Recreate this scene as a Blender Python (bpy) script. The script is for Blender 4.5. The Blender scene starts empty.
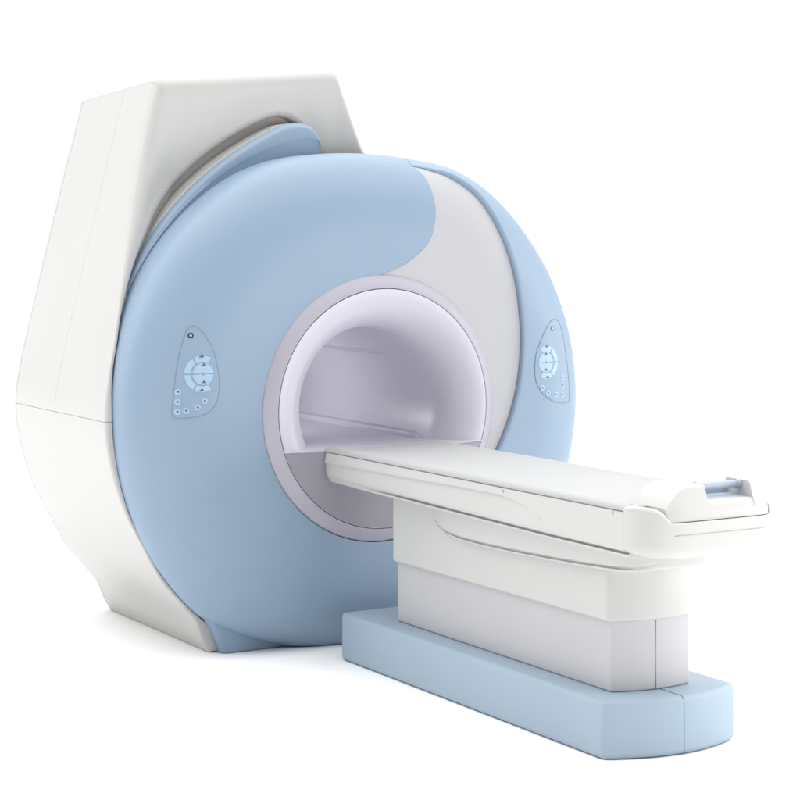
import bpy, bmesh, math
from mathutils import Vector

# ------------------------------------------------------------------ camera, studio surroundings, lamps, exposure
scn = bpy.context.scene
C = bpy.data.collections.new("scan_room"); scn.collection.children.link(C)
cam_d = bpy.data.cameras.new("camera"); cam = bpy.data.objects.new("camera", cam_d); C.objects.link(cam)
TH = math.radians(30.6)
cam.location = (7.022, -4.035, 1.70)
fwd = Vector((-math.cos(TH), math.sin(TH), 0))
cam.rotation_euler = fwd.to_track_quat('-Z', 'Y').to_euler()
cam_d.sensor_width = 36; cam_d.lens = 1955 / 800 * 36; cam_d.shift_y = -165 / 800
cam_d.clip_end = 500
scn.camera = cam

world = bpy.data.worlds.new("World"); scn.world = world; world.use_nodes = True
nt = world.node_tree; nt.nodes.clear()
wo = nt.nodes.new('ShaderNodeOutputWorld'); bg = nt.nodes.new('ShaderNodeBackground')
# a white studio: bright white behind the subject, a darker room behind the photographer, a large diffuse ceiling
W_BACK, W_FRONT, W_TOP = 1.16, .13, 2.9
tcw = nt.nodes.new('ShaderNodeTexCoord')
def vdot(v):
    d = nt.nodes.new('ShaderNodeVectorMath'); d.operation = 'DOT_PRODUCT'; d.inputs[1].default_value = v
    nt.links.new(tcw.outputs['Generated'], d.inputs[0]); return d.outputs['Value']
mr = nt.nodes.new('ShaderNodeMapRange'); mr.interpolation_type = 'SMOOTHSTEP'
mr.inputs[1].default_value = -.65; mr.inputs[2].default_value = .45; mr.inputs[3].default_value = W_FRONT; mr.inputs[4].default_value = W_BACK
nt.links.new(vdot(fwd), mr.inputs[0])
mt = nt.nodes.new('ShaderNodeMapRange'); mt.interpolation_type = 'SMOOTHSTEP'
mt.inputs[1].default_value = .35; mt.inputs[2].default_value = 1.0; mt.inputs[3].default_value = 0; mt.inputs[4].default_value = W_TOP
nt.links.new(vdot((0, 0, 1)), mt.inputs[0])
ad = nt.nodes.new('ShaderNodeMath'); ad.operation = 'ADD'
nt.links.new(mr.outputs[0], ad.inputs[0]); nt.links.new(mt.outputs[0], ad.inputs[1])
bg.inputs['Color'].default_value = (1, 1, 1, 1)
nt.links.new(ad.outputs[0], bg.inputs['Strength'])
nt.links.new(bg.outputs[0], wo.inputs[0])

def softbox(name, loc, target, size, watts, color=(1, 1, 1)):
    l = bpy.data.lights.new(name, 'AREA'); l.shape = 'RECTANGLE'; l.size, l.size_y = size; l.energy = watts; l.color = color
    o = bpy.data.objects.new(name, l); C.objects.link(o); o.location = loc
    o.rotation_euler = (Vector(target) - Vector(loc)).to_track_quat('-Z', 'Y').to_euler()
    return o
key = softbox("softbox_right", (3.5, 2.3, .95), (2.0, 0.0, 0.45), (1.3, 1.4), 15.5); key.data.spread = math.radians(100)
softbox("softbox_rim", (1.3, 4.4, 2.0), (-.1, 1.0, 1.1), (1.6, 2.4), 42)
softbox("softbox_left", (-1.6, -4.6, 3.0), (-0.9, -0.6, 1.7), (1.6, 2.4), 42)
softbox("bore_lamp", (-1.0, -.27, 1.08), (-1.0, .3, .9), (.6, .04), 2.6)      # the light strip inside the bore

vs = scn.view_settings
vs.view_transform = 'Standard'; vs.look = 'None'; vs.exposure = -0.13; vs.gamma = 1.0; vs.use_curve_mapping = False
scn.cycles.max_bounces = 10; scn.cycles.diffuse_bounces = 6
scn.cycles.sample_clamp_indirect = 6.0

# ------------------------------------------------------------------ materials
def mat(name, col, rough=.4, bump=0.0, scale=400, spec=.5, mottling=0.0, coat=0.0):
    m = bpy.data.materials.new(name); m.use_nodes = True
    n = m.node_tree; b = n.nodes['Principled BSDF']
    b.inputs['Base Color'].default_value = (*col, 1); b.inputs['Roughness'].default_value = rough
    b.inputs['Specular IOR Level'].default_value = spec; b.inputs['Coat Weight'].default_value = coat
    tc = n.nodes.new('ShaderNodeTexCoord')
    if mottling:
        nz = n.nodes.new('ShaderNodeTexNoise'); nz.inputs['Scale'].default_value = 2.3; nz.inputs['Detail'].default_value = 4
        n.links.new(tc.outputs['Object'], nz.inputs['Vector'])
        r = n.nodes.new('ShaderNodeMapRange'); r.inputs[3].default_value = rough - mottling; r.inputs[4].default_value = rough + mottling
        n.links.new(nz.outputs['Fac'], r.inputs[0]); n.links.new(r.outputs[0], b.inputs['Roughness'])
        mx = n.nodes.new('ShaderNodeMapRange'); mx.inputs[3].default_value = .97; mx.inputs[4].default_value = 1.03
        n.links.new(nz.outputs['Fac'], mx.inputs[0])
        hs = n.nodes.new('ShaderNodeHueSaturation'); hs.inputs['Color'].default_value = (*col, 1)
        n.links.new(mx.outputs[0], hs.inputs['Value']); n.links.new(hs.outputs[0], b.inputs['Base Color'])
    if bump:
        nz2 = n.nodes.new('ShaderNodeTexNoise'); nz2.inputs['Scale'].default_value = scale; nz2.inputs['Detail'].default_value = 2
        n.links.new(tc.outputs['Object'], nz2.inputs['Vector'])
        bp = n.nodes.new('ShaderNodeBump'); bp.inputs['Strength'].default_value = bump; bp.inputs['Distance'].default_value = .0006
        n.links.new(nz2.outputs['Fac'], bp.inputs['Height']); n.links.new(bp.outputs[0], b.inputs['Normal'])
    return m
M = dict(
    white=mat('white_shell', (.525, .52, .508), .42, .12, 500, mottling=.05),
    panel=mat('pale_grey_panel', (.455, .458, .482), .45, .12, 500, mottling=.05),
    blue=mat('light_blue_shell', (.256, .348, .458), .45, .12, 500, mottling=.05),
    bluebase=mat('pale_blue_plinth', (.315, .40, .485), .5, .15, 400, mottling=.05),
    trim=mat('lilac_trim', (.41, .395, .455), .4, .08, 500, mottling=.04),
    bore=mat('bore_liner', (.54, .525, .60), .32, .05, 500, mottling=.04),
    apron=mat('shaded_lilac_apron', (.30, .29, .335), .45, .08, 500, mottling=.04),  # lilac plate, its colour darkened for the shadow of the table
    table=mat('warm_white_table', (.525, .52, .507), .4, .12, 500, mottling=.05),
    column=mat('cool_white_column', (.475, .47, .485), .5, .15, 400, mottling=.05),
    pad=mat('table_pad', (.41, .415, .41), .5, .1, 300, mottling=.05),
    gap=mat('grey_joint', (.40, .40, .41), .7),
    bluegap=mat('blue_grey_joint', (.20, .28, .38), .6),
    button=mat('pale_button', (.36, .50, .66), .35),
    ink=mat('dark_ink', (.09, .11, .16), .4),
    lens=mat('dark_lens', (.06, .07, .10), .1),
    grip=mat('blue_grey_grip', (.36, .42, .50), .35, mottling=.05),
    floor=mat('white_studio_floor', (.93, .93, .93), .85, spec=.1),
)

# ------------------------------------------------------------------ helpers
def link(name, bm, m, parent, smooth=True, bevel=0, seg=3, angle=38, auto=None):
    bmesh.ops.remove_doubles(bm, verts=bm.verts, dist=1e-5)
    bmesh.ops.recalc_face_normals(bm, faces=bm.faces)
    me = bpy.data.meshes.new(name); bm.to_mesh(me); bm.free()
    o = bpy.data.objects.new(name, me); C.objects.link(o); me.materials.append(M[m])
    if smooth:
        for p in me.polygons: p.use_smooth = True
    if auto:
        me.set_sharp_from_angle(angle=math.radians(auto))
    if bevel:
        b = o.modifiers.new('bevel', 'BEVEL'); b.width = bevel; b.segments = seg; b.limit_method = 'ANGLE'
        b.angle_limit = math.radians(angle); b.harden_normals = True
    if parent: o.parent = parent; o.matrix_parent_inverse = parent.matrix_world.inverted()
    return o
def empty(name, loc, label, cat):
    o = bpy.data.objects.new(name, None); C.objects.link(o); o.location = loc; o.empty_display_size = .2
    o['label'] = label; o['category'] = cat
    bpy.context.view_layer.update()
    return o
def grid(bm, rows, closed=False):
    vr = [[bm.verts.new(p) for p in r] for r in rows]
    n = len(rows[0])
    for a, b in zip(vr, vr[1:]):
        for i in range(n if closed else n - 1):
            j = (i + 1) % n
            bm.faces.new((a[i], a[j], b[j], b[i]))
    return vr
def lerp(a, b, t): return a + (b - a) * t
def table(pts, x):                                   # piecewise smooth interpolation, pts sorted by x
    if x <= pts[0][0]: return pts[0][1]
    for (x0, y0), (x1, y1) in zip(pts, pts[1:]):
        if x <= x1: return lerp(y0, y1, (x - x0) / (x1 - x0))
    return pts[-1][1]
def catmull(P, n=8, closed=False):
    out = []; N = len(P); P = [Vector(p) for p in P]
    for i in range(N if closed else N - 1):
        if closed: p0, p1, p2, p3 = P[i - 1], P[i], P[(i + 1) % N], P[(i + 2) % N]
        else: p0, p1, p2, p3 = P[max(i - 1, 0)], P[i], P[i + 1], P[min(i + 2, N - 1)]
        for k in range(n):
            t = k / n
            out.append(.5 * ((2 * p1) + (p2 - p0) * t + (2 * p0 - 5 * p1 + 4 * p2 - p3) * t * t + (3 * p1 - p0 - 3 * p2 + p3) * t ** 3))
    if not closed: out.append(P[-1])
    return out
def tube(bm, path, r, closed=False, seg=8):
    path = [Vector(p) for p in path]; N = len(path); rings = []
    for i, p in enumerate(path):
        a = path[i - 1] if (i or closed) else p; b = path[(i + 1) % N] if (i < N - 1 or closed) else p
        t = (b - a).normalized(); up = Vector((0, 0, 1)) if abs(t.z) < .9 else Vector((1, 0, 0))
        u = t.cross(up).normalized(); v = t.cross(u)
        rings.append([bm.verts.new(p + r * (math.cos(q) * u + math.sin(q) * v)) for q in [2 * math.pi * k / seg for k in range(seg)]])
    for i in range(N if closed else N - 1):
        a, b = rings[i], rings[(i + 1) % N]
        for k in range(seg): bm.faces.new((a[k], a[(k + 1) % seg], b[(k + 1) % seg], b[k]))
    if not closed:
        bm.faces.new(rings[0][::-1]); bm.faces.new(rings[-1])
def seam(name, path, r, m, parent, closed=False):
    bm = bmesh.new(); tube(bm, path, r, closed, 6); return link(name, bm, m, parent)
def prism(outline, z0, z1):                          # outline in plan (x, y)
    bm = bmesh.new()
    a = [bm.verts.new((x, y, z0)) for x, y in outline]; b = [bm.verts.new((x, y, z1)) for x, y in outline]
    n = len(outline)
    for i in range(n): bm.faces.new((a[i], a[(i + 1) % n], b[(i + 1) % n], b[i]))
    bm.faces.new(a[::-1]); bm.faces.new(b)
    return bm
def loft(loops, cap=True):
    bm = bmesh.new(); vr = grid(bm, loops, True)
    if cap: bm.faces.new(vr[0]); bm.faces.new(vr[-1])
    return bm
def rrect(x0, x1, z0, z1, r, n=5, rs=None):           # rounded rectangle, counter-clockwise; rs = radius per corner
    rs = rs or [r] * 4; out = []
    for (cx, cz, a0), q in zip(((x0, z0, 180), (x1, z0, 270), (x1, z1, 0), (x0, z1, 90)), rs):
        q = max(min(q, abs(x1 - x0) * .48, abs(z1 - z0) * .48), 1e-4)
        sx = cx + (q if cx == x0 else -q); sz = cz + (q if cz == z0 else -q)
        for k in range(n + 1):
            a = math.radians(a0 + 90 * k / n); out.append((sx + q * math.cos(a), sz + q * math.sin(a)))
    return out

# ------------------------------------------------------------------ studio floor
bm = bmesh.new(); v = [bm.verts.new(p) for p in ((-60, -60, 0), (60, -60, 0), (60, 60, 0), (-60, 60, 0))]; bm.faces.new(v)
fl = link('floor', bm, 'floor', None, smooth=False); fl['kind'] = 'structure'

# ------------------------------------------------------------------ SCANNER
G = empty('mri_scanner', (-.6, .03, 0), 'large white and light blue MRI scanner with a round front and open lit bore', 'MRI scanner')
YC, ZC, RF, RS, DX = .03, .98, .755, 1.105, .20        # centre, flat radius, rim radius, depth of the rounded edge
RA = RS - RF
def fx(r):
    if r <= RF: return 0.0
    q = min(1, (r - RF) / RA); return -DX + DX * math.sqrt(max(0, 1 - q * q))
# unrolled radius s: <RF flat; then quarter ellipse by angle; then the cylinder side
ARC = .45; SIDE = .145; SE = RF + ARC + SIDE
def rx(s):
    if s <= RF: return s, 0.0
    if s <= RF + ARC:
        a = (s - RF) / ARC * math.pi / 2; return RF + RA * math.sin(a), -DX + DX * math.cos(a)
    return RS, -DX - (s - RF - ARC)
def s_of(r):
    if r <= RF: return r
    return RF + ARC * math.asin(min(1, (r - RF) / RA)) / (math.pi / 2)
def disc_pt(s, phi, off=0.0):
    r, x = rx(s); a = math.radians(phi)
    if RF < s <= RF + ARC:
        t = (s - RF) / ARC * math.pi / 2; nr, nx = math.sin(t) / RA, math.cos(t) / DX
        l = math.hypot(nr, nx); nr /= l; nx /= l
    else: nr, nx = (0, 1) if s <= RF else (1, 0)
    r += off * nr; x += off * nx
    p_ = phi % 360
    if 54 < p_ < 122: r *= 1 - .036 * min(1, max(0, (r - .7) / .3)) * math.cos((p_ - 88) / 34 * math.pi / 2) ** 2
    if 228 < p_ < 312: r *= 1 - .05 * min(1, max(0, (r - .7) / .3)) * min(1, (42 - abs(p_ - 270)) / 20) ** 1.0
    return (x, YC + r * math.cos(a), max(ZC + r * math.sin(a), .002))
def on_face(y, z, off=0.0):                           # a front-view point put on the shell
    r = math.hypot(y - YC, z - ZC); s = s_of(r); p = math.degrees(math.atan2(z - ZC, y - YC))
    return disc_pt(s, p, off + (cres_off(s, p) if y > .5 else 0))

LOBE = [(.553, 92), (.567, 86.9), (.609, 79.4), (.675, 74.0), (.722, 71.9), (.774, 71.2), (.85, 71.5), (.911, 72.3), (.99, 74.2), (1.03, 75.6), (1.056, 77.2), (1.07, 78.5)]
CRES = [(-52, .555), (-45, .560), (-32, .582), (-17.6, .607), (-3.2, .646), (11.2, .700), (23.8, .760), (32.7, .812), (43.2, .893), (52.6, .972), (60.3, 1.032), (68, 1.062), (72.3, 1.066), (77, 1.068), (78.5, 1.07)]
def smooth_tab(T, n=10): return [(p.x, p.y) for p in catmull([Vector((a, b, 0)) for a, b in T], n)]
LOBE_S, CRES_S = smooth_tab(LOBE), smooth_tab(CRES)
CRES_INV = sorted((r, a) for a, r in CRES_S)
lobe = lambda r: table(LOBE_S, r)
cres = lambda a: table(CRES_S, a)
cinv = lambda r: table(CRES_INV, r)
LIP = .010
def lipped(cols_fn, rows, off, name, m):
    """rows of (list of (s,phi)); adds an inward turned edge all round so that each cover has thickness"""
    bm = bmesh.new(); R = []
    n = len(rows[0])
    def ring(row, o): return [disc_pt(s, p, o) for s, p in row]
    top = [disc_pt(s, p, off - LIP) for s, p in rows[0]]; bot = [disc_pt(s, p, off - LIP) for s, p in rows[-1]]
    R = []
    R.append([top[0]] + top + [top[-1]])
    for r in rows:
        pts = ring(r, off); R.append([disc_pt(*r[0], off - LIP)] + pts + [disc_pt(*r[-1], off - LIP)])
    R.append([bot[0]] + bot + [bot[-1]])
    grid(bm, R)
    bmesh.ops.dissolve_degenerate(bm, edges=bm.edges, dist=1e-6)
    return link(name, bm, m, G, auto=45)
GAP = .0015
def spread(a, b, n, edge=.004):                       # n samples with two close ones at each end for a crisp rolled edge
    L = abs(b - a); e = min(edge, L * .05) * (1 if b > a else -1)
    return [a, a + e] + [lerp(a + 2 * e, b - 2 * e, k / n) for k in range(n + 1)] + [b - e, b]
# pale panel between the bore and the crescent
rows = []
for r in spread(.553, 1.067, 60):
    p0, p1 = cinv(r), lobe(r)
    g = math.degrees(GAP / r); p0 += g; p1 -= g
    if p1 < p0: p0 = p1 = (p0 + p1) / 2
    d = math.degrees(.004 / r)
    rows.append([(s_of(r), p) for p in spread(p0, p1, 70, d)])
front_panel = lipped(None, rows, -.004, 'front_panel', 'panel')
# big blue cover that wraps round the left and ends in the round lobe
rows = []
sl = spread(.553, SE, 70)
for s in sl:
    r = rx(s)[0]
    p0 = lobe(r) if s < s_of(1.07) else 78.5
    rows.append([(s, p) for p in spread(p0 + math.degrees(GAP / r), 308 - math.degrees(GAP / r), 150, .3)])
front_cover = lipped(None, rows, 0, 'front_cover', 'blue')
# raised blue crescent down the right
rows = []
for p in spread(-52, 78.4, 110, .3):
    s0 = s_of(cres(p)) + GAP
    rows.append([(s, p) for s in spread(s0, SE, 36)])
CR_OFF = .017
def cres_off(s, p):
    f = max(0, min(1, (78.4 - p) / 14)); f = f * f * (3 - 2 * f) * max(0, min(1, (p + 52) / 12))
    s0 = s_of(cres(p)) + GAP; w = .25 if s0 < SE - .2 else 1
    return CR_OFF * f * max(0, 1 - max(0, s - s0) / w) ** .7
bm = bmesh.new(); R_ = []
for row in rows:
    p = row[0][1]; o = cres_off(*row[0])
    R_.append([disc_pt(*row[0], -LIP), disc_pt(*row[0], o * .6 - .001), disc_pt(*row[1], o * .88)] + [disc_pt(s, q, cres_off(s, q)) for s, q in row[2:]])
grid(bm, R_)
bright_cover = link('front_cover', bm, 'blue', G, auto=50)
bright_cover['label'] = 'narrow crescent cover with raised edge on the right'

# lathe about the bore axis
def lathe(bm, prof, a0=0, a1=360, n=128, yc=YC, zc=.983):
    full = abs(a1 - a0) >= 360
    rows = [[(x, yc + r * math.cos(math.radians(lerp(a0, a1, k / n))), zc + r * math.sin(math.radians(lerp(a0, a1, k / n)))) for k in range(n if full else n + 1)] for r, x in prof]
    grid(bm, rows, full)
bm = bmesh.new()
prof = [(.5525, -.02)] + [(.5525 - .055 * math.sin(t), -.002 + .034 * (1 - (1 - math.sin(t)) ** 1.6)) for t in [math.pi / 2 * k / 12 for k in range(13)]] + [(.4965, .028), (.4965, .0)]
lathe(bm, prof); link('bore_ring', bm, 'trim', G, auto=50)
bm = bmesh.new()
prof = [(.494, .0), (.494, .028)] + [(.494 - .163 * math.sin(t), -.165 + .198 * math.cos(t)) for t in [math.pi / 2 * k / 24 for k in range(25)]] + [(.331, -.4), (.331, -.8), (.331, -1.36)]
lathe(bm, prof); bore = link('bore', bm, 'bore', G, auto=50)
# bridge inside the bore, with its far and near rails, and the apron under it
def flare_r(x):
    if x <= -.165: return .331
    return .494 - .163 * math.sin(math.acos(max(-1, min(1, (x + .165) / .198))))
BZ = .829
def bw(x): return math.sqrt((.4925 if x > .0328 else flare_r(x)) ** 2 - (.983 - BZ) ** 2) + .005
bm = bmesh.new()
xs = [.0365, .0355, .033, .031, .027, .02, .01, 0, -.015, -.03, -.05, -.075, -.10, -.13, -.165, -.3, -.6, -1.0, -1.36]
top = [[(x, YC + t * bw(x), BZ - .010 * (1 - t * t) - (.004 if i == 0 else .0012 if i == 1 else 0)) for t in [-1 + k / 12 for k in range(25)]] for i, x in enumerate(xs)]
under = [(x, y, .8235) for x, y, z in top[0]]
grid(bm, [under] + top); bridge = link('bore_bridge', bm, 'bore', G, auto=40)
for s, x0 in ((-1, -.5), (1, -.15)):
    bm = loft([[(x, YC + s * y, z) for y, z in rrect(.262 + g, .335, .80, .852 - g, .010)] for x, g in ((x0, .035), (x0 - .01, .022), (x0 - .04, .008), (x0 - .10, 0), (-1.36, 0))])
    link('rail', bm, 'bore', bridge, auto=40)
bm = loft([[(x, y, z) for y, z in rrect(.288 + g, .325, 1.174, 1.190, .006)] for x, g in ((-.38, .028), (-.48, .004), (-.6, 0), (-1.02, 0))])
link('light_strip', bm, 'trim', G, auto=40)
# apron: plate closing the lower part of the opening in front of the flare
bm = bmesh.new(); rows = []
for i in range(25):
    t = i / 24; z = lerp(.8245, .983 - .492, t); w = math.sqrt(max(1e-6, .4925 ** 2 - (z - .983) ** 2))
    x = .0362 - .001 * math.sin(t * math.pi)
    rows.append([(x * (1 - abs(u) ** 4) + .0340 * abs(u) ** 4, YC + u * w, z) for u in [-1 + k / 20 for k in range(41)]])
grid(bm, rows); link('lower_apron', bm, 'apron', G, auto=60)

# collar behind the disc: a blue lip from the top centre down the left
CO = [(95.6, 1.10), (95.7, 1.14), (95.9, 1.165), (96.4, 1.182), (97.2, 1.197), (98.4, 1.209), (100, 1.216), (103, 1.219), (110, 1.205), (119, 1.174), (133, 1.150), (147, 1.125), (160, 1.111), (172, 1.104), (185, 1.098)]
bm = bmesh.new(); rows = []
def crad(p): return table(CO, p) if p < 103 else 1.095 + .124 * math.exp(-(p - 103) / 30)
angs = [95.6 + k * .1 for k in range(30)] + [98.6 + k * 1.2 for k in range(73)]
for p in angs:
    r = crad(p); w = max(.004, r - 1.098); a = math.radians(p)
    pr = [(r - .004, -.41), (r - .0005, -.387)] + [(r - .03 * min(1, w / .1) * (1 - math.cos(t)), -.375 + .036 * math.sin(t)) for t in [math.pi / 2 * k / 6 for k in range(7)]]
    pr += [(r - w * .55, -.333), (r - w * .60, -.3345), (r - w * .66, -.337), (r - w * .9, -.338), (1.06, -.338)]
    rows.append([(x, YC + q * math.cos(a), ZC + q * math.sin(a)) for q, x in pr])
vr = grid(bm, rows); bm.faces.new(vr[0])
link('rim_collar', bm, 'blue', G, auto=50)
bm = bmesh.new(); rows = []
for p in angs:
    r = crad(p) + .001; a = math.radians(p)
    rows.append([(x, YC + q * math.cos(a), ZC + q * math.sin(a)) for q, x in [(r, -.75), (r, -.41), (r, -.400), (r - .001, -.393), (r - .004, -.389), (r - .012, -.389)]])
vr = grid(bm, rows); link('shoulder', bm, 'white', G, auto=60)

# housing: closed front-view outline, from the right of the ground line anticlockwise
LEFT = [(-.79, 2.352), (-.832, 2.18), (-.883, 1.965), (-.966, 1.63), (-1.052, 1.28), (-1.090, 1.11), (-1.108, .96), (-1.088, .80), (-1.034, .62), (-.95, .455), (-.868, .310), (-.778, .205), (-.722, .135), (-.690, .06), (-.655, .003)]
RIGHT = [(.715, .003), (.75, .06), (.782, .135), (.838, .205), (.928, .310), (1.0, .46), (1.075, .64), (1.112, .80), (1.125, .96), (1.10, 1.15), (1.0, 1.40), (.78, 1.62), (.48, 1.78), (.29, 1.92), (.20, 2.06), (.12, 2.25), (.052, 2.424)]
def corner(a, b, c, r, n=6):
    a, b, c = Vector(a), Vector(b), Vector(c); u = (a - b).normalized() * r; w = (c - b).normalized() * r
    return [tuple((b + u) * (1 - t) ** 2 + b * 2 * t * (1 - t) + (b + w) * t * t) for t in [k / n for k in range(n + 1)]]
def dens(P, n): return [(p.x, p.y) for p in catmull([Vector((a, b, 0)) for a, b in P], n)]
r_ = dens(RIGHT, 6); l_ = dens(LEFT, 6)
top = [(lerp(RIGHT[-1][0], LEFT[0][0], k / 14), lerp(RIGHT[-1][1], LEFT[0][1], k / 14)) for k in range(1, 14)]
OUT = r_[:-1] + corner(r_[-2], RIGHT[-1], top[0], .03) + top + corner(top[-1], LEFT[0], l_[1], .03) + l_[1:] + [(lerp(-.66, .70, k / 12), .003) for k in range(1, 12)]
HZ = .96
def cut_r(phi, rho):
    p = phi % 360
    if 92 <= p <= 190:
        k = max(0, min(1, (p - 116) / 50)); k = k * k * (3 - 2 * k)
        base = crad(max(p, 100)) + (lerp(.038, .003, k) if p > 101 else table([(92, -.20), (95, -.08), (97, .006), (101, .038)], p))
    elif 20 < p < 92: base = table([(20, 1.1058), (40, 1.02), (92, 1.016)], p)
    else: base = 1.1058
    return min(base, rho - .012)
def xf(z): return -table([(0, .215), (1.0, .215), (1.27, .25), (1.62, .335), (1.95, .405), (2.1, .42), (2.5, .43)], z)
XB = -1.25
def zramp(z): t = max(0, min(1, (z - 1.9) / .4)); return t * t * (3 - 2 * t)
def section(q):
    """all the points along one meridian of the housing from the back seam to the front recess"""
    y, z = q; dy, dz = y - YC, z - ZC; rho = math.hypot(dy, dz); phi = math.degrees(math.atan2(dz, dy)); u = Vector((dy, dz)) / rho
    rc = cut_r(phi, rho); x1 = xf(z); d = rho - rc; rr = min(.055, d * .5, .012 + .05 * max(0, (z - .9)))
    drop = lambda x: .035 * max(0, (-.5 - x)) / .75 * zramp(z)
    side = []
    for x in [XB + .002, XB + .012] + [lerp(XB + .03, -.80, k / 6) for k in range(7)] + [-.7708] + [-.7692] + [lerp(-.75, x1 - rr - .01, k / 6) for k in range(7)]:
        side.append((x, y, z - drop(x)))
    for k in range(9):
        t = math.pi / 2 * k / 8; o = rr * (1 - math.cos(t)); w = Vector((y, z)) - u * o
        side.append((x1 - rr + rr * math.sin(t), w.x, max(.003, w.y)))
    ri = min(.035, (d - rr) * .5, .004 + max(0, z - 1.2) * .08)
    dish = min(.035, max(0, (d - .10)) * .25) * max(0, min(1, (phi % 360 - 80) / 25)); q0, q1 = rho - rr, rc + ri
    for t in (.12, .25, .4, .55, .7, .85):
        w = Vector((YC, ZC)) + u * lerp(q0, q1, t); side.append((x1 - dish * t * t * (3 - 2 * t), w.x, max(.003, w.y)))
    x1 -= dish
    for k in range(7):
        t = math.pi / 2 * k / 6; q_ = rc + ri * (1 - math.sin(t)); side.append((x1 - ri * (1 - math.cos(t)) * .9, YC + u.x * q_, max(.003, ZC + u.y * q_)))
    side.append((x1 - ri - .03, YC + u.x * rc, max(.003, ZC + u.y * rc)))
    side.append((x1 - ri - .03, YC + u.x * (rc - .15), max(.003, ZC + u.y * (rc - .15))))
    return side
SEC = [section(q) for q in OUT]
i_split = 10                                          # index of the first front-half station (x = -.7685)
up = [k for k, q in enumerate(OUT) if q[1] > HZ + 1e-6]; lo = [k for k in range(len(OUT)) if k not in up]
def at_level(sec_a, sec_b, zc):                       # a section interpolated so that its outline sits on z = zc
    za, zb = sec_a[0][2], sec_b[0][2]; t = (zc - za) / (zb - za)
    return [tuple(lerp(a, b, t) for a, b in zip(p, q)) for p, q in zip(sec_a, sec_b)]
k0, k1 = up[0], up[-1]
hi_r = at_level(SEC[k0 - 1], SEC[k0], HZ + .0008); hi_l = at_level(SEC[k1], SEC[k1 + 1], HZ + .0008)
lo_r = at_level(SEC[k0 - 2], SEC[k0], HZ - .0008); lo_l = at_level(SEC[k1], SEC[k1 + 2], HZ - .0008)
uppers = [hi_r] + [SEC[k] for k in up] + [hi_l]
lowers = [lo_l] + [SEC[k] for k in range(k1 + 1, len(OUT)) if SEC[k][0][2] < HZ - .004] + [SEC[k] for k in range(0, k0) if SEC[k][0][2] < HZ - .004] + [lo_r]
def turn_in(sec, d=.012):                             # edge turned inwards so that the joint has depth
    return [(x, YC + (y - YC) * (1 - d), ZC + (z - ZC) * (1 - d)) for x, y, z in sec]
def cover(name, secs, sl):
    bm = bmesh.new(); S = [s[sl] for s in secs]
    S = [turn_in(S[0])] + S + [turn_in(S[-1])]
    S = [[(s[0][0], YC + (s[0][1] - YC) * .988, ZC + (s[0][2] - ZC) * .988)] + list(s) + ([(s[-1][0], YC + (s[-1][1] - YC) * .988, ZC + (s[-1][2] - ZC) * .988)]) for s in S]
    grid(bm, S); return link(name, bm, 'white', G, auto=48)
cover('side_cover', uppers, slice(i_split, None))
c = cover('side_cover', uppers, slice(0, i_split)); c['label'] = 'rear half of the upper white side cover'
cover('lower_cover', lowers, slice(0, None))
bm = bmesh.new(); rows = []
for x, s in ((XB - .001, .985), (XB - .001, 1.0), (XB - .012, 1.0), (XB - .03, .998), (XB - .05, .992), (XB - .075, .978), (XB - .095, .955), (XB - .11, .92), (XB - .118, .86), (XB - .12, .6), (XB - .12, .2), (XB - .12, .01)):
    rows.append([(x, YC + (y - YC) * s, max(.003, ZC + (z - (.035 * zramp(z)) - ZC) * s)) for y, z in OUT])
vr = grid(bm, rows, True); bm.faces.new(vr[-1])  # closed over the bore end, added to keep the bore dark
link('rear_cover', bm, 'white', G, auto=48)

# blue feet under the disc
for s in (-1, 1):
    loops = []
    for x, g in ((-.30, 0), (-.20, 0), (-.185, .003), (-.174, .010), (-.168, .022)):
        pts = [(.752 - g, .20), (.722 - g, .15), (.694 - g, .10), (.672 - g, .05), (.655 - g, .003), (.52, .003), (.33, .003), (.30, .02), (.40, .12), (.60, .24), (.72, .24)]
        loops.append([(x, YC + s * (y - .005), z) for y, z in pts])
    link('foot', loft(loops), 'blue', G, auto=45)

# control panels on the shell
def inset(P, k):
    c = sum((Vector(p) for p in P), Vector((0, 0))) / len(P); return [tuple(c + (Vector(p) - c) * k) for p in P]
def patch(name, P, off, m, parent, rings=6, h=.003):
    bm = bmesh.new(); rows = [[on_face(y, z, off - h) for y, z in P], [on_face(y, z, off - .0008) for y, z in P], [on_face(y, z, off) for y, z in inset(P, .97)]]
    rows += [[on_face(y, z, off) for y, z in inset(P, 1 - k / rings)] for k in range(1, rings)]
    vr = grid(bm, rows, True); bm.faces.new(vr[-1])
    return link(name, bm, m, parent, auto=50)
def circ(c, r, n=20, ry=None): return [(c[0] + r * math.cos(2 * math.pi * k / n), c[1] + (ry or r) * math.sin(2 * math.pi * k / n)) for k in range(n)]
def sector(c, r0, r1, a0, a1, n=12):
    A = [math.radians(lerp(a0, a1, k / n)) for k in range(n + 1)]
    return [(c[0] + r1 * math.cos(a), c[1] + r1 * math.sin(a)) for a in A] + [(c[0] + r0 * math.cos(a), c[1] + r0 * math.sin(a)) for a in A[::-1]]
def strip(name, P, off, m, parent):                   # polygon fan-free small plate for sectors: quads across
    n = len(P) // 2; bm = bmesh.new()
    o, i = P[:n], P[n:][::-1]
    rows = [[on_face(*p, off - .003) for p in o], [on_face(*p, off) for p in o], [on_face(*p, off) for p in i], [on_face(*p, off - .003) for p in i]]
    grid(bm, rows); bm2 = bm
    vs = list(bm.verts)
    return link(name, bm2, m, parent, auto=40)
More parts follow.
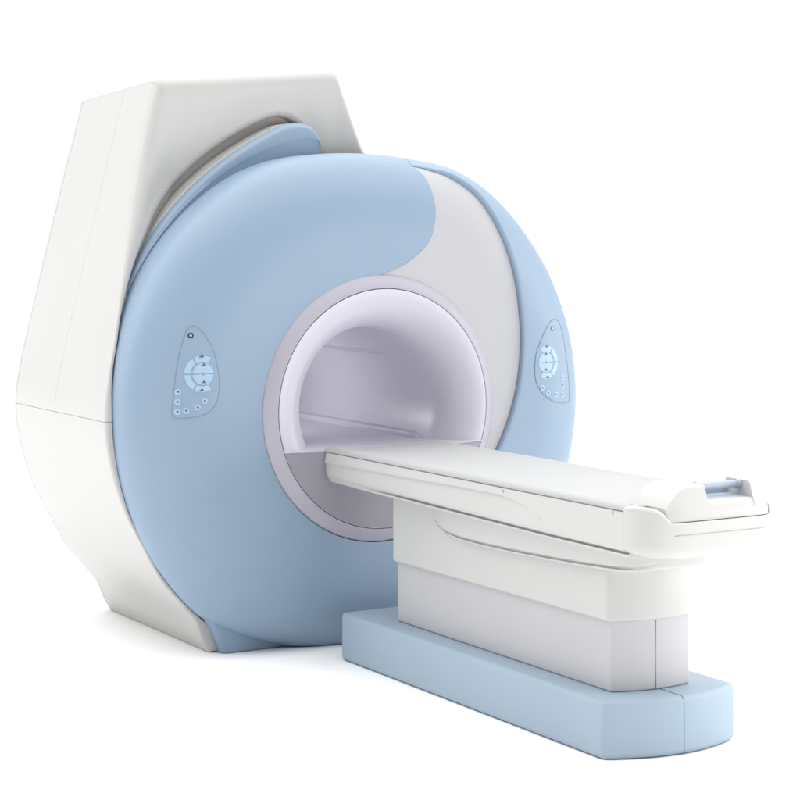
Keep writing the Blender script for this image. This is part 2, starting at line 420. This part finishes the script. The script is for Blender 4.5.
PAN1 = [(-.8081, 1.3413), (-.7854, 1.3214), (-.7664, 1.2974), (-.7426, 1.2575), (-.7264, 1.2018), (-.7136, 1.1262), (-.7163, 1.075), (-.7265, 1.0358), (-.7525, 1.0053), (-.7821, .9908), (-.8142, .984), (-.8806, .9811), (-.8997, .9894), (-.9033, 1.0101), (-.8951, 1.0921), (-.8774, 1.2091), (-.8477, 1.3066), (-.8312, 1.3357)]
PAN2 = [(.9289, 1.3281), (.951, 1.3206), (.9704, 1.2935), (.9878, 1.2444), (.9968, 1.1912), (1.0095, 1.1023), (1.018, 1.0134), (1.0141, .9693), (.9942, .9598), (.9496, .963), (.8984, .9727), (.8446, 1.0018), (.8066, 1.0427), (.7925, 1.0825), (.79, 1.1217), (.7956, 1.178), (.8135, 1.2209), (.8382, 1.2635), (.8781, 1.3102), (.9078, 1.3266)]
def control_panel(P, eye, mid, flip, small, base_off, text):
    S = [(p.x, p.y) for p in catmull([Vector((a, b, 0)) for a, b in P], 5, True)]
    pan = patch('control_panel', S, base_off + .0012, 'blue', G, 10); pan['label'] = text
    seam('panel_edge', [on_face(y, z, base_off + .0006) for y, z in S], .0017, 'bluegap', pan, True)
    o = base_off + .0026
    ring = patch('sensor', circ(eye, .0115), o, 'lens', pan, 3); patch('lens_glass', circ(eye, .005), o + .001, 'button', pan, 2)
    g = 3
    for a0, a1 in ((60, 118), (122, 178), (182, 238), (242, 300)):
        if flip: a0, a1 = 180 - a1, 180 - a0
        strip('button', sector((mid[0] + .012 * flip_s(flip), mid[1]), (.048), .072, a0, a1), o, 'button', pan)
    for a0, a1 in ((3, 177), (183, 357)):
        strip('button', sector((mid[0] + .016 * flip_s(flip), mid[1]), .006, .043, a0, a1, 20), o, 'button', pan)
    for dy, dz in ((.010, .067), (.018, .034), (.018, -.034), (.008, -.066)):
        y, z = mid[0] + dy * flip_s(flip), mid[1] + dz
        strip('button_symbol', [(y - .009, z + .002), (y + .009, z + .002), (y + .009, z - .002), (y - .009, z - .002)], o + .0012, 'ink', pan)
        strip('button_symbol', [(y - .001, z + .008), (y + .007, z + .006), (y + .007, z + .003), (y - .004, z + .003)], o + .0012, 'ink', pan)
    for y, z in small:
        b = patch('button', circ((y, z), .0125), o, 'button', pan, 3)
        strip('button_symbol', [(y - .003, z + .005), (y + .004, z + .003), (y + .005, z - .003), (y - .004, z - .002)], o + .0012, 'ink', pan)
def flip_s(f): return -1 if f else 1
control_panel(PAN1, (-.8265, 1.3043), (-.797, 1.1525), False, [(-.882, 1.0841), (-.884, 1.045), (-.884, 1.0069), (-.8505, 1.0099), (-.8048, 1.0212), (-.7756, 1.0457)], 0, 'control panel left of the bore')
control_panel(PAN2, (.9004, 1.2897), (.868, 1.1442), True, [(.8314, 1.0339), (.8655, 1.0095), (.9173, 1.0001), (.9641, .997), (.9645, 1.0371), (.9645, 1.0721)], 0, 'control panel right of the bore')

# ------------------------------------------------------------------ PATIENT TABLE
T = empty('patient_table', (1.0, .018, 0), 'long white patient table on a pale blue plinth in front of the scanner', 'patient table')
# plinth
def bow(x_n, x_c, x_f, y0, y1, n=10):
    return [(lerp(lerp(x_n, x_c, t), lerp(x_c, x_f, t), t) + 2 * t * (1 - t) * 0 , lerp(y0, y1, t)) for t in [k / n for k in range(n + 1)]]
def quad(xa, xm, xb, t): # parabola through the three
    return xa * (1 - t) * (1 - 2 * t) + xm * 4 * t * (1 - t) + xb * t * (2 * t - 1)
def end_outline(xback, ya, yb, xa, xm, xb, n=14, r=.0):
    P = [(xback, ya)]; P += [(quad(xa, xm, xb, k / n), lerp(ya, yb, k / n)) for k in range(n + 1)]; P += [(xback, yb)]
    return P
link('plinth', prism(end_outline(.167, -.257, .292, 1.916, 1.995, 1.925), .002, .191), 'bluebase', T, bevel=.018, seg=4, angle=30)
# column and its sleeve
link('column', prism(end_outline(.443, -.155, .158, 1.829, 1.868, 1.850), .191, .43), 'column', T, bevel=.007, seg=3, angle=30)
link('column_sleeve', prism(end_outline(.428, -.171, .172, 1.829, 1.878, 1.858), .424, .685), 'table', T, bevel=.012, seg=4, angle=30)
seam('joint', [(1.8685, .0, z) for z in (.193, .424)], .0016, 'gap', T)
seam('joint', [(1.9945, .018, .004), (1.9945, .018, .175), (1.991, .018, .187), (1.98, .018, .1912), (1.87, .018, .1912)], .0016, 'bluegap', T)
# undertray between column and table
loops = []
for x, w, zb in [(.66, .160, .665), (.70, .172, .645), (.74, .182, .622), (.79, .192, .600), (.85, .200, .585), (.95, .205, .577), (1.1, .207, .575), (1.3, .207, .578), (1.5, .207, .584), (1.7, .207, .592), (1.85, .205, .600), (1.92, .195, .604), (1.965, .175, .608), (1.99, .14, .613), (2.0, .10, .620)]:
    g = max(0, min(1, (x - .70) / .25, (1.985 - x) / .08)) * .010 + .0045  # depth of a groove added to draw a dark lower edge
    half = [(w, .70), (w, zb + .024), (w - .0015, zb + .020), (w - .004, zb + .0185), (w - g, zb + .0185), (w - g, zb + .010), (w - .0055, zb + .009), (w - .0055, zb + .007), (w - .008, zb + .002), (w - .014, zb)]
    loops.append([(x, .004 + y, z) for y, z in half] + [(x, .004 - y, z) for y, z in half[::-1]])
link('undertray', loft(loops), 'table', T, auto=50)
# table body: shell with a groove and pan added to shade its lower edge
def tb(x): return table([(0, .708), (.4, .700), (1.0, .690), (1.6, .681), (2.2, .678)], x)
loops = []
for x, e in [(.030, .020), (.033, .012), (.040, .005), (.052, .001), (.07, 0)] + [(lerp(.1, 2.033, k / 30), 0) for k in range(31)]:
    zb = tb(x) + e * .6; w = .275 - e; g = .018 * max(0, min(1, (x - .25) / .4)) + .003
    half = [(w - .004, .8185), (w - .001, .8175), (w, .815), (w, zb + .030), (w - .002, zb + .020), (w - .006, zb + .0145), (w - .006 - g, zb + .0135), (w - .006 - g, zb + .004), (w - .013, zb + .003), (w - .014, zb), (w - .018, zb - .007), (w - .028, zb - .010)]
    loops.append([(x, .015 + y, z) for y, z in half] + [(x, .015 - y, z) for y, z in half[::-1]])
link('table_body', loft(loops), 'table', T, auto=45)
# proud strip along the side ending in a swept tail
for s in (-1, 1):
    upper = [(.045, .8135), (1.0, .8135), (1.585, .8135)]
    lower = [(.06, .776), (.30, .779), (.70, .784), (1.10, .791), (1.30, .793), (1.40, .786), (1.47, .772), (1.53, .752), (1.585, .729)]
    U = catmull([Vector((a, 0, b)) for a, b in upper], 6); L = catmull([Vector((a, 0, b)) for a, b in lower], 6)
    n = 60; bm = bmesh.new(); rows = []
    def samp(P, x): return table([(p.x, p.z) for p in P], x)
    for k in range(n + 1):
        x = lerp(.05, 1.58, k / n); zu, zl = samp(U, x), samp(L, x); f = min(1, (1.585 - x) / .22); yo = .290 * 1; d = .0055 * f
        y_ = lambda o: .015 + s * (.275 + o)
        rows.append([(x, y_(-.003), zu + .0005), (x, y_(.0004 * f - .0001), zu), (x, y_(d * .6), lerp(zu, zl, .6)), (x, y_(d), lerp(zl, zu, .12)), (x, y_(d * .8), lerp(zl, zu, .03)), (x, y_(-.003), zl - .001)])
    vr = grid(bm, rows); bm.faces.new(vr[0])
    link('side_strip', bm, 'table', T, auto=50)
# table top: shallow cradle with rounded borders
def top_prof():
    P = [(-.270, .8195), (-.274, .824), (-.272, .830), (-.266, .836), (-.257, .840), (-.247, .8415), (-.238, .8405), (-.228, .837), (-.20, .833), (-.12, .829), (0, .827)]
    return P + [(-y, z) for y, z in P[-2::-1]]
loops = []
for x, k in ((.028, .9), (.030, .97), (.036, 1.0), (.3, 1), (.8, 1), (1.3, 1), (1.7, 1), (1.95, 1), (2.02, 1.0), (2.033, 1)):
    dz = 0 if x > .05 else (1 - k) * -.1
    loops.append([(x, .015 + y * (1 if k >= 1 else .99 + k * .01), z + dz) for y, z in top_prof()])
link('table_top', loft(loops), 'pad', T, auto=60)
# rounded end bumper
loops = []; N = 60
NC, NH = .018, .280
def be(y):
    u = (y - NC) / NH; return 2.045 + .105 * math.sqrt(max(0, 1 - abs(u) ** (4.5 if u < 0 else 9)))
for k in range(N + 1):
    u = -1 + 2 * k / N; u = math.copysign(1 - (1 - abs(u)) ** 1.7, u); u = max(-.9995, min(.9995, u)); y = NC + NH * u
    xe = be(y)
    zt = table([(-.262, .828), (-.256, .836), (-.245, .8395), (-.215, .838), (-.195, .833), (-.180, .826), (-.168, .816), (-.157, .802), (-.149, .789), (-.143, .786), (.284, .786), (.288, .818), (.3, .815)], y)
    zb = .668 + .034 * abs(u) ** 6
    loops.append([(x, y, z) for x, z in rrect(2.036, xe, zb, zt, .02, 8, [.002, min(.045, (xe - 2.0) * .4), min(.022 if y < -.15 else .008, (xe - 2.03) * .3), .002])])
link('end_bumper', loft(loops), 'table', T, auto=60)
seam('joint', [(be(y) + .0002, y, .748) for y in [lerp(-.14, .25, k / 20) for k in range(21)]], .0016, 'gap', T)
for x in (1.35, 1.98):
    seam('joint', [(x, -.2603 - (.0035 if x < 1.5 else 0), .8165), (x, -.2603 - (.0035 if x < 1.5 else 0), .804)], .0014, 'gap', T)
# head block with the sloped sides and the grip cut-out
B = [(-.160, .832), (-.150, .842), (-.125, .865), (-.100, .884), (-.085, .892), (-.070, .896), (.010, .897), (.0105, .846), (.199, .846), (.1995, .897), (.235, .897), (.25, .893), (.265, .880), (.282, .855), (.290, .84)]
loops = []
for y, zt in B:
    xe = be(y) - .012; lean = max(0, zt - .80) * .35
    xb = 1.93 if not (.01 < y < .1999) else 1.985
    zb = .7885
    loops.append([(1.93, y, .80), (xe, y, zb), (xe, y, zb + .02), (xe - lean * .9, y, zt - .006), (xe - lean - .008, y, zt), (1.945 if xb < 1.95 else xb, y, zt), (1.93 if xb < 1.95 else xb - .004, y, min(zt, .84))])
hb = link('head_block', loft(loops), 'table', T, auto=35)
link('grip_recess', loft([[(x, y, z) for x, z in rrect(1.95, 1.992, .80, .872, .004, 3)] for y in (.0115, .1985)]), 'grip', hb, auto=40)
link('grip_floor', loft([[(x, y, z) for x, z in rrect(1.99, 2.093, .83, .8485, .003, 3)] for y in (.0115, .1985)]), 'grip', hb, auto=40)
bm = bmesh.new(); tube(bm, [(2.052, y, .884) for y in (.011, .05, .15, .199)], .0125, seg=20); link('grip_bar', bm, 'grip', hb, auto=50)
for y in (.018, .190):
    bm = bmesh.new(); tube(bm, [(2.052, y - .006, .884), (2.052, y + .006, .884)], .016, seg=20); link('grip_collar', bm, 'grip', hb, auto=40)
